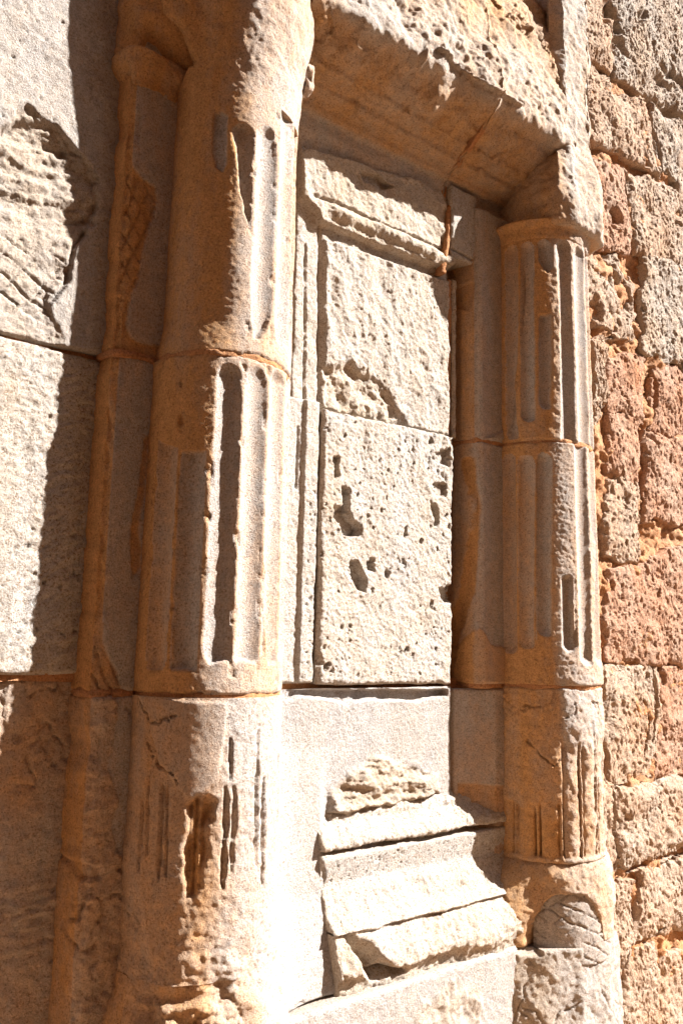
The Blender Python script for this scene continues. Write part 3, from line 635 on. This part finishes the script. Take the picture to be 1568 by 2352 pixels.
sweep('plinth', RC, [(2.18, 0.03), (2.20, -0.13), (2.26, -0.190), (2.38, -0.262), (2.47, -0.292), (2.62, -0.296), (2.72, -0.262), (2.775, -0.16), (2.785, 0.05)], 0.0, ZP, 'z', f_rpl, M['plaster'], seed=241, er=0.004, res=0.0045, smooth=3, chip=0.006)
joint_ring(RC, CXR, CYR, RR_-0.004, ZA, 250); joint_ring(RC, CXR, CYR, RR_+0.003, ZB, 252)
# ledge of the capital and the block above it
zr = at(1250, 530, -0.27)[2]
def f_rl(P, th, z, ed):
    t = (z-3.150)/(0.075); prof = np.interp(t, [0, 0.25, 0.55, 0.9, 1], [-0.004, 0.0, 0.004, 0.026, 0.026])
    return prof+fbm(P, 12, 4, 261)*0.008+fbm(P, 55, 3, 262)*0.003, np.clip(0.85-0.5*ss(-30, 0, th), 0, 1)  # ledge tone painted greyer toward the sun
shaft('cap_ledge', RC, CXR, CYR, lambda z: RR_-0.002+0*z, 3.150, 3.225, f_rl, M['dressed'], seed=261, er=0.008)
def f_rc(P, S, A, ed):
    z = P[..., 2]
    h = fbm(P, 6, 5, 265)*0.022+fbm(P, 30, 4, 266)*0.007-0.035*ss(3.42, 3.62, z)
    x = P[..., 0]; h = h-0.05*ss(3.46, 3.56, z)*ss(2.50, 2.40, x)
    pk = inside(x, z, xz([(1232, 130), (1262, 115), (1300, 130), (1308, 165), (1290, 195), (1245, 170)], -0.33), 0.012, fbm(P, 14, 3, 267)*0.015)
    return h-0.09*pk, np.clip(0.75-0.6*ss(2.42, 2.5, x)+0.3*pk, 0, 1)  # sunlit front painted greyer than the shaded left flank
sweep('capital', RC, [(2.40, 0.04), (2.402, -0.12), (2.41, -0.23), (2.435, -0.290), (2.50, -0.315), (2.66, -0.315), (2.74, -0.27), (2.775, -0.16), (2.79, 0.06)], 3.20, 4.3, 'z', f_rc, M['lintel'], seed=265, er=0.02, label='battered capital block with a round pocket')

# ------------------------------------------------------------------ panel between the columns
PN = thing('carved_panel', 'sunlit framed wall panel of rough pitted blocks between the two columns', 'panel', (1.8, 0, 0))
stone('backing_wall', PN, [(0.7, 4.3), (2.8, 4.3), (2.8, 0.0), (0.7, 0.0)], 0.062, lambda P, x, z, u, v, ed: (fbm(P, 8, 3, 300)*0.003, 0.6+0*x), M['mortar'], res=0.02, er=0, wob=0)
def f_pu(P, x, z, u, v, ed):
    wb = fbm(P, 26, 4, 301)*0.005
    fld = inside(x, z, xz([(748, 548), (1033, 648), (1030, 1010), (742, 945)], -0.005), 0.006, wb)
    fri = inside(x, z, xz([(690, 330), (1060, 440), (1060, 610), (1018, 612), (880, 562), (742, 505), (735, 482), (690, 440)], -0.03), 0.006, wb*1.4)
    roll = groove(x, z, xz([(738, 470), (880, 525), (1040, 598)], -0.04), 0.028, wb)
    cut = groove(x, z, xz([(700, 437), (780, 465), (880, 515), (1036, 578)], -0.03), 0.007, wb)
    h = -0.004+fbm(P, 10, 4, 302)*0.008+fbm(P, 60, 3, 303)*0.003
    rg = rid(P, 7, 5, 304, 0.5, (1.3, 1, 0.7))*0.011+fbm(P, 55, 4, 305, 0.6)*0.0042-pits(x, z, 0.013, 12, 0.10, 0.34, 1.5)*0.004
    brk = inside(x, z, xz([(745, 850), (800, 840), (870, 880), (920, 960), (950, 1010), (740, 960)], 0), 0.02, wb*3)
    h = h*(1-fld)+fld*(0.006+rg-0.018*brk+fbm(P, 13, 4, 306, 0.55)*0.018*brk)
    h = h+fri*(0.030+0.016*fbm(P, 9, 4, 307)+0.5*rg)+roll*0.018*ss(1.53, 1.58, x)
    gz = inside(x, z, xz([(830, 392), (870, 398), (905, 425), (880, 432), (840, 415)], -0.03), 0.004, wb); h = h-gz*0.025-cut*0.010*(x > 1.48)
    lf = groove(x, z, xz([(735, 520), (733, 940)], 0), 0.010, wb*0.6); h = h-lf*0.008
    h = h-groove(x, z, xz([(703, 560), (700, 930)], 0), 0.006, wb*0.8)*0.008
    return h, np.clip(0.45+0.2*fri+0.25*brk, 0, 1)
stone('panel_block', PN, [(1.43, 3.36), (2.133, 3.36), (2.133, ZA+0.006), (1.43, ZA+0.006)], 0.0, f_pu, M['panel'], res=0.0036, seed=301, er=0.010, wob=0.004, label='upper panel block with worn frieze and raised field')
def f_ps(P, x, z, u, v, ed):
    wb = fbm(P, 30, 3, 311)*0.003
    h = fbm(P, 8, 4, 312)*0.005+fbm(P, 60, 3, 313)*0.003-pits(x, z, 0.014, 13, 0.45)*0.006*ss(2.2, 2.0, z)*ss(1.48, 1.50, x)
    h = h+0.012*ss(1.475, 1.485, x)*ss(1.545, 1.53, x)-0.008*groove(x, z, xz([(685, 980), (680, 1120)], 0), 0.006, wb)
    return h, 0.22+0*x
stone('panel_block', PN, [(1.30, ZA+0.02), (1.54, ZA+0.02), (1.54, ZB+0.014), (1.30, ZB+0.014)], 0.0, f_ps, M['panel'], res=0.0036, seed=311, er=0.008, wob=0.003, label='narrow frame strip with peppered weathering')
def f_pm(P, x, z, u, v, ed):
    h = fbm(P, 7, 4, 321)*0.008+fbm(P, 30, 4, 322, 0.6)*0.0035+fbm(P, 90, 3, 323)*0.0035
    dm = fbm(P, 6, 3, 324)
    h = h-pits(x, z, 0.015, 21, 0.26, 0.34, 1.6)*0.008*ss(-0.15, 0.35, dm)-pits(x, z, 0.024, 23, 0.10, 0.32, 1.6)*0.014*ss(-0.2, 0.2, fbm(P, 5, 3, 328))-pits(x, z, 0.045, 22, 0.13, 0.30, 1.6)*0.018*ss(-0.15, 0.15, dm)
    for pl, dp in (([(765, 1050), (775, 1050), (778, 1090), (768, 1095)], 0.03), ([(785, 1120), (802, 1125), (800, 1180), (832, 1215), (825, 1232), (790, 1228), (782, 1200), (770, 1190), (768, 1165), (788, 1165)], 0.035),
                   ([(805, 1295), (822, 1290), (842, 1340), (840, 1362), (825, 1355), (808, 1330)], 0.035), ([(842, 1288), (860, 1285), (858, 1312), (845, 1312)], 0.03), ([(985, 1150), (1000, 1160), (1010, 1200), (1000, 1205)], 0.025),
                   ([(1000, 1040), (1030, 1030), (1030, 1070), (1005, 1065)], 0.02), ([(1010, 1350), (1040, 1345), (1040, 1385), (1020, 1385)], 0.03), ([(995, 1110), (1025, 1110), (1022, 1140), (998, 1135)], 0.018)):
        h = h-inside(x, z, xz(pl, -0.02), 0.005, fbm(P, 28, 4, 325, 0.6)*0.013)*dp
    h = h+rid(P, 8, 4, 326, 0.5, (2.5, 1, 0.6))*0.006*ss(2.05, 2.25, z)
    return h, np.clip(0.35+0.4*fbm(P, 6, 3, 327), 0, 1)
stone('panel_block', PN, [(1.545, ZA-0.002), (2.140, ZA+0.005), (2.132, ZB+0.004), (1.545, ZB+0.010)], -0.022, f_pm, M['panel'], res=0.0033, seed=321, er=0.014, wob=0.006, chip=0.006, label='middle panel block riddled with erosion holes')
def f_pl(P, x, z, u, v, ed):
    wb = fbm(P, 20, 4, 331)*0.012
    h = fbm(P, 5, 3, 332)*0.005+fbm(P, 80, 3, 333)*0.0020
    ck = inside(x, z, xz([(760, 1820), (800, 1780), (860, 1735), (930, 1760), (1005, 1780), (1015, 1880), (900, 1905), (755, 1935)], -0.02), 0.012, wb)
    h = h+ck*(0.008+0.030*fbm(P, 9, 5, 334, 0.6, (0.8, 1, 1.7))+0.022*ss(1.16, 1.08, z)-0.03*ss(1.105, 1.085, z+0.03*fbm(P, 8, 3, 338))+fbm(P, 50, 3, 339)*0.004)
    h = h+0.05*ss(1.52, 1.30, x)**2*ss(1.5, 1.1, z)+ss(1.60, 1.55, x+wb*0.5)*np.interp(z, [0.62, 0.70, 0.77, 0.88, 1.0, 1.30], [0.128, 0.108, 0.084, 0.046, 0.034, 0.0])
    tp = inside(x, z, xz([(650, 1585), (1030, 1585), (1030, 1598), (1015, 1600), (960, 1612), (850, 1606), (800, 1618), (740, 1602), (690, 1600), (660, 1612)], -0.02), 0.003, wb*0.3)
    return h-0.028*tp, np.clip(0.12+0.75*ck, 0, 1)
stone('panel_block', PN, [(1.30, ZB-0.004), (2.135, ZB-0.004), (2.135, ZC+0.004), (1.30, ZC+0.004)], -0.014, f_pl, M['plaster'], res=0.0040, seed=331, er=0.006, wob=0.002, label='smooth lower panel block with a hacked break')
stone('mortar_joint', PN, [(1.30, ZB+0.03), (2.20, ZB+0.02), (2.20, ZB-0.02), (1.30, ZB-0.02)], 0.018, f_mort, M['mortar'], er=0, depth=0.02, seed=335, res=0.006)
# stepped stub of frame at the right of the frieze
def f_ear(P, x, z, u, v, ed):
    wb = fbm(P, 26, 3, 341)*0.004
    cut = groove(x, z, xz([(1040, 572), (1095, 602)], -0.045), 0.006, wb)
    return fbm(P, 10, 4, 342)*0.006-cut*0.014+0.004*ss(3.09, 3.12, z), 0.15+0*x
E0 = xz([(1036, 500), (1098, 525), (1096, 612), (1036, 590)], -0.045)
stone('frame_ear', PN, [(E0[0][0], 3.33), (E0[1][0]-0.01, 3.33), E0[2], E0[3]], -0.045, f_ear, M['panel'], res=0.0036, seed=341, er=0.005, wob=0.006)
mj = xz([(1034, 470), (1042, 470), (1026, 625), (1016, 625)], -0.04)
stone('mortar_joint', PN, mj, -0.040, f_mort, M['mortar'], res=0.004, er=0.006, depth=0.04, seed=343, wob=0.006)
mj = xz([(1030, 640), (1040, 645), (1034, 1000), (1020, 1000)], 0.0)
stone('mortar_joint', PN, mj, 0.0, f_mort, M['mortar'], res=0.004, er=0.006, depth=0.03, seed=344, wob=0.008)
stone('frame_strip', PN, xz([(1040, 640), (1050, 645), (1049, 1005), (1040, 1000)], -0.006), -0.004, f_mort, M['panel'], res=0.004, er=0.004, depth=0.03, seed=345, wob=0.003)

# ------------------------------------------------------------------ moulded base course under the panel
BM = thing('moulded_sill', 'stepped and broken sill moulding under the lit panel, running into the column shade', 'sill', (1.9, -0.05, 0.62))
zt = lambda y: at(900, y, -0.06)[2]
def mould(name, prof, x0, x1, fn, mat, seed, label=None, er=0.008):
    return sweep(name, BM, prof, x0, x1, 'x', fn, mat, seed=seed, er=er, back=lambda B: np.stack([B[:, 0], B[:, 1]*0+0.02, B[:, 2]], -1), label=label, smooth=2, res=0.004)
def f_sill(P, S, A, ed):
    x, z, y = P[..., 0], P[..., 2], P[..., 1]
    zz = z+fbm(np.stack([x, 0*x, 0*x], -1), 4, 3, 350)*0.012
    rough = fbm(P, 10, 4, 351)*0.010+fbm(P, 55, 4, 352, 0.6)*0.005
    h = rough*(1-0.75*ss(0.86, 0.88, z)*ss(0.985, 0.97, z))
    h = h-pits(x, z, 0.012, 31, 0.30, 0.4)*0.005*ss(0.87, 0.89, z)*ss(0.975, 0.96, z)
    h = h-0.020*np.exp(-((zz-0.983)/0.0045)**2)*(0.35+0.65*ss(1.6, 2.0, x))-0.012*np.exp(-((zz-0.772)/0.004)**2)*ss(-0.25, 0.1, fbm(P, 5, 2, 353))
    bot = ss(0.775, 0.74, z); h = h+bot*(fbm(P, 7, 5, 364, 0.55)*0.020)
    br = inside(x, z, xz([(812, 2158), (850, 2172), (880, 2205), (905, 2225), (930, 2235), (860, 2262), (838, 2240), (822, 2195)], -0.165), 0.008, fbm(P, 20, 3, 363)*0.008)
    h = h-0.060*br
    und = ss(0.668, 0.650, z+0.02*fbm(P, 9, 3, 366))*ss(2.15, 1.95, x); h = h-0.012*und
    top = ss(1.06, 1.075, z); h = h+top*rid(P, 12, 4, 367)*0.010
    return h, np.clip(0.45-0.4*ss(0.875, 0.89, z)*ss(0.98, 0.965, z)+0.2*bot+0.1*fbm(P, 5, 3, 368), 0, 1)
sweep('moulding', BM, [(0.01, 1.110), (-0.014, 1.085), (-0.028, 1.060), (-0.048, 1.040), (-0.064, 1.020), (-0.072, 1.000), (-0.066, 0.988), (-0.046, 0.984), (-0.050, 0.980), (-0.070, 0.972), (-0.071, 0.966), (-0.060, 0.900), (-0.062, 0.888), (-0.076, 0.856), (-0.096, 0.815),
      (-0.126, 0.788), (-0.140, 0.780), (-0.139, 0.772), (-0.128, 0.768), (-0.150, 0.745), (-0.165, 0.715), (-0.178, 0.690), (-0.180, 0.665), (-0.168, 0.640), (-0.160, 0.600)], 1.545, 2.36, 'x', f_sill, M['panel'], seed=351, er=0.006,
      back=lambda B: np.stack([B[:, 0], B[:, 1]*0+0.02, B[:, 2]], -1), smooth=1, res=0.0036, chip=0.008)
def f_plw(P, x, z, u, v, ed):
    rgh = inside(x, z, xz([(930, 2290), (1000, 2230), (1060, 2260), (1060, 2400), (880, 2400)], -0.1), 0.02, fbm(P, 12, 3, 371)*0.02)
    return fbm(P, 6, 4, 372)*0.005+fbm(P, 80, 3, 373)*0.0025+rgh*rid(P, 14, 4, 374)*0.012, 0.15+0.6*rgh
stone('plinth_course', BM, [(1.30, ZC-0.004), (2.28, ZC-0.004), (2.28, 0.0), (1.30, 0.0)], -0.180, f_plw, M['plaster'], res=0.005, seed=371, er=0.012, wob=0.002, depth=0.16)

# ------------------------------------------------------------------ lintel
LT = thing('lintel', 'massive eroded overhanging lintel with shaded moulded underside across the top', 'lintel', (1.9, -0.1, 3.36))
prof = [(0.02, 3.20), (-0.022, 3.30), (-0.026, 3.345), (-0.050, 3.352), (-0.056, 3.372), (-0.108, 3.384), (-0.114, 3.404), (-0.165, 3.415), (-0.172, 3.432), (-0.215, 3.455), (-0.255, 3.500), (-0.285, 3.545), (-0.292, 3.60),
        (-0.288, 3.70), (-0.268, 3.85), (-0.23, 4.05), (-0.17, 4.25), (-0.05, 4.30)]
def f_lt(P, S, A, ed):
    x, z, y = P[..., 0], P[..., 2], P[..., 1]
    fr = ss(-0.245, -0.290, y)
    h = fbm(P, 7, 5, 402, 0.55)*0.014*ss(-0.03, -0.10, y)+fbm(P, 45, 3, 403)*0.003-0.012*cracks(P, 4, 412, 0.02, 0.0)*ss(-0.05, -0.10, y)
    rg = fbm(P, 4, 5, 404, 0.55)*0.052+fbm(P, 14, 4, 405, 0.55)*0.012+fbm(P, 50, 4, 406, 0.6)*0.005
    lip = fbm(np.stack([x, 0*x, 0*x], -1), 5, 4, 407)
    rg = np.minimum(rg, 0.012+0.04*ss(3.54, 3.70, z))*(0.55+0.45*ss(3.50, 3.66, z))
    h = h*(1-fr)+fr*(rg-0.012*ss(3.66, 3.50, z)*np.maximum(1+3.0*lip, 0))
    for pts in ([(1010, 110), (1060, 150), (1120, 200), (1190, 240)], [(980, 95), (978, 140)], [(1160, 0), (1240, 10), (1290, 60)]):
        h = h-groove(x, z, xz(pts, -0.30), 0.008, fbm(P, 22, 3, 408)*0.008)*0.020*fr
    h = h+0.020*rid(P, 8, 4, 409, 0.5, (1, 1, 1))*ss(-0.11, -0.15, y)*(1-fr)
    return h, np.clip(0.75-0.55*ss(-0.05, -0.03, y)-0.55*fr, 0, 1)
XJ = at(1052, 420, -0.10)[0]
bk = lambda B: np.stack([B[:, 0], B[:, 1]*0+0.08, B[:, 2]], -1)
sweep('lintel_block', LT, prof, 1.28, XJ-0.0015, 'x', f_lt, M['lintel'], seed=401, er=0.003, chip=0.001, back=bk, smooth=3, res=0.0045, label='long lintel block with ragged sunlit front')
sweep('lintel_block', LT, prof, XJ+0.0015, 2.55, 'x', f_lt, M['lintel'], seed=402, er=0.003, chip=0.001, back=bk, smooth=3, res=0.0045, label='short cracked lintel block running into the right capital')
sweep('mortar_joint', LT, prof[:11], XJ-0.011, XJ+0.011, 'x', lambda P, S, A, ed: (fbm(P, 9, 5, 411, 0.6)*0.012+0.001+0.006*fbm(P, 9, 4, 402), 0.9+0*S), M['mortar'], seed=411, er=0.004, back=bk, smooth=3, res=0.0045)

# ------------------------------------------------------------------ rubble wall
RW = thing('rubble_wall', 'reddish rubble stone wall in full sun behind the right column', 'wall', (3.2, 0.03, 0))
def f_rbk(P, x, z, u, v, ed): return fbm(P, 7, 5, 501)*0.05+rid(P, 22, 4, 502)*0.014+fbm(P, 60, 3, 503)*0.005, 0.6+0.4*fbm(P, 5, 3, 504)
stone('bedding_mortar', RW, [(2.6, 4.4), (6.5, 4.4), (6.5, 0.0), (2.6, 0.0)], 0.052, f_rbk, M['mortar'], res=0.008, er=0, wob=0, seed=501)
RS = [([(1308, -60), (1403, -60), (1407, 165), (1318, 95)], 'rub_tan', 0.02), ([(1418, -60), (1600, -90), (1600, 262), (1422, 172)], 'rub_grey', 0.03), ([(1322, 108), (1408, 178), (1412, 196), (1345, 195)], 'rub_tan', 0.0),
      ([(1350, 212), (1484, 232), (1508, 392), (1360, 310)], 'rub_tan', 0.03), ([(1498, 245), (1600, 292), (1600, 432), (1518, 392)], 'rub_grey', 0.02), ([(1312, 205), (1342, 212), (1352, 305), (1308, 300)], 'rub_tan', 0.0),
      ([(1310, 345), (1434, 392), (1448, 585), (1340, 545)], 'rub_red', 0.02), ([(1444, 395), (1600, 455), (1600, 612), (1470, 576)], 'rub_tan', 0.03), ([(1352, 572), (1448, 602), (1464, 778), (1360, 758)], 'rub_tan', 0.03),
      ([(1482, 592), (1600, 622), (1600, 852), (1478, 802)], 'rub_grey', 0.025), ([(1366, 785), (1392, 788), (1384, 900), (1374, 1015)], 'rub_tan', 0.01), ([(1398, 818), (1482, 812), (1478, 960), (1400, 930)], 'rub_red', 0.03), ([(1402, 945), (1476, 968), (1468, 1095), (1400, 1085)], 'rub_red', 0.035),
      ([(1512, 832), (1600, 866), (1600, 1000), (1494, 985)], 'rub_red', 0.025), ([(1490, 1000), (1600, 1010), (1600, 1190), (1478, 1190)], 'rub_red', 0.03), ([(1400, 1108), (1468, 1118), (1466, 1285), (1398, 1272)], 'rub_tan', 0.02), ([(1398, 1318), (1600, 1262), (1600, 1520), (1402, 1515)], 'rub_red', 0.025),
      ([(1400, 1534), (1518, 1536), (1500, 1788), (1396, 1782)], 'rub_tan', 0.02), ([(1530, 1540), (1600, 1540), (1600, 1770), (1512, 1790)], 'rub_red', 0.02), ([(1386, 1796), (1410, 1802), (1416, 1965), (1396, 2015)], 'rub_tan', 0.03),
      ([(1420, 1812), (1600, 1790), (1600, 1955), (1424, 2008)], 'rub_tan', 0.035), ([(1478, 2004), (1600, 1966), (1600, 2115), (1452, 2165)], 'rub_tan', 0.035), ([(1398, 2028), (1446, 2030), (1446, 2165), (1394, 2330)], 'rub_tan', 0.015),
      ([(1450, 2184), (1506, 2164), (1524, 2420), (1420, 2420)], 'rub_tan', 0.03), ([(1520, 2200), (1600, 2180), (1600, 2420), (1534, 2420)], 'rub_tan', 0.02)]
GAPS = [([(1492, 835), (1508, 880), (1508, 930), (1490, 980), (1478, 1020)], 0.022), ([(1470, 1242), (1500, 1228), (1580, 1215), (1620, 1205)], 0.034), ([(1412, 2012), (1440, 2002), (1480, 1986), (1540, 1966), (1600, 1950)], 0.018),
        ([(1404, 1808), (1412, 1850), (1414, 1930), (1420, 1970)], 0.016), ([(1448, 2178), (1500, 2156), (1522, 2128)], 0.014), ([(1309, 345), (1313, 420), (1317, 525)], 0.018), ([(1344, 212), (1350, 270), (1362, 312)], 0.018),
        ([(1404, -10), (1415, 40), (1440, 78)], 0.024), ([(1480, 232), (1500, 290), (1515, 350), (1518, 392)], 0.022), ([(1540, 135), (1555, 180), (1572, 215)], 0.012), ([(1468, 575), (1476, 620), (1474, 660)], 0.022),
        ([(1362, 762), (1385, 758), (1412, 772)], 0.024), ([(1318, 100), (1345, 132), (1395, 164)], 0.022), ([(1500, 1530), (1508, 1600), (1500, 1700)], 0.014), ([(1480, 1610), (1490, 1660), (1482, 1740)], 0.016), ([(1440, 2190), (1428, 2260), (1420, 2330)], 0.02)]
GAPS = [(xz(p, 0.02), w) for p, w in GAPS]
def mk_rub(sd, bulge):
    def f(P, x, z, u, v, ed):
        dome = 0.45*bulge*(1-np.maximum(np.abs(2*u-1)**4.0, np.abs(2*v-1)**4.0))
        h = dome+fbm(P, 6, 5, sd, 0.52)*0.024+rid(P, 14, 4, sd+1, 0.55, (1.7, 1, 0.7))*0.005+fbm(P, 50, 4, sd+2, 0.62, (1.5, 1, 0.8))*0.008+0.016*(((sd*37) % 11)/11.0-0.5)
        h = h-pits(x, z, 0.045, sd % 90, 0.12, 0.34, 1.5)*0.012-pits(x, z, 0.020, (sd+7) % 90, 0.22, 0.36, 1.9)*0.009-pits(x, z, 0.012, (sd+17) % 90, 0.25, 0.4, 1.8)*0.005
        h = h-0.045*ss(0.30, 0.62, fbm(P, 5, 3, sd+3))
        nz = fbm(P, 12, 3, 499)
        for p, w in GAPS:
            if x.max() > min(q[0] for q in p)-0.05 and x.min() < max(q[0] for q in p)+0.05: h = h-0.075*gash(x, z, p, w, nz)
        return h, 0.45+0.5*fbm(P, 5, 4, sd+4)
    return f
def grow(q, d):
    (a, b), (c, e), (f, g_), (h, k) = q
    return [(a-d, b+d), (c+d, e+d), (f+d, g_-d), (h-d, k-d)]
for i, (q, mt, bl) in enumerate(RS):
    stone('rubble_stone', RW, grow(xz(q, 0.02), 0.020), 0.028, mk_rub(510+i*5, bl), M[mt], res=0.0045, seed=510+i, er=0.012, wob=0.034, chip=0.012, depth=0.12)
# courses that go on beyond the picture, so the wall does not stop at its edge
k = 0
for row in range(9):
    z1 = 4.3-row*0.48; xx = 3.86+0.12*(row % 2)
    while xx < 6.2:
        w = 0.5+0.25*((row*7+k*5) % 4)/4
        stone('rubble_stone', RW, [(xx, z1), (xx+w, z1-0.01), (xx+w-0.01, z1-0.44), (xx+0.01, z1-0.45)], 0.028, mk_rub(700+k*3, 0.03), M[('rub_tan', 'rub_red', 'rub_grey')[k % 3]], res=0.012, seed=700+k, er=0.03, wob=0.02, chip=0.008)
        xx += w+0.03; k += 1
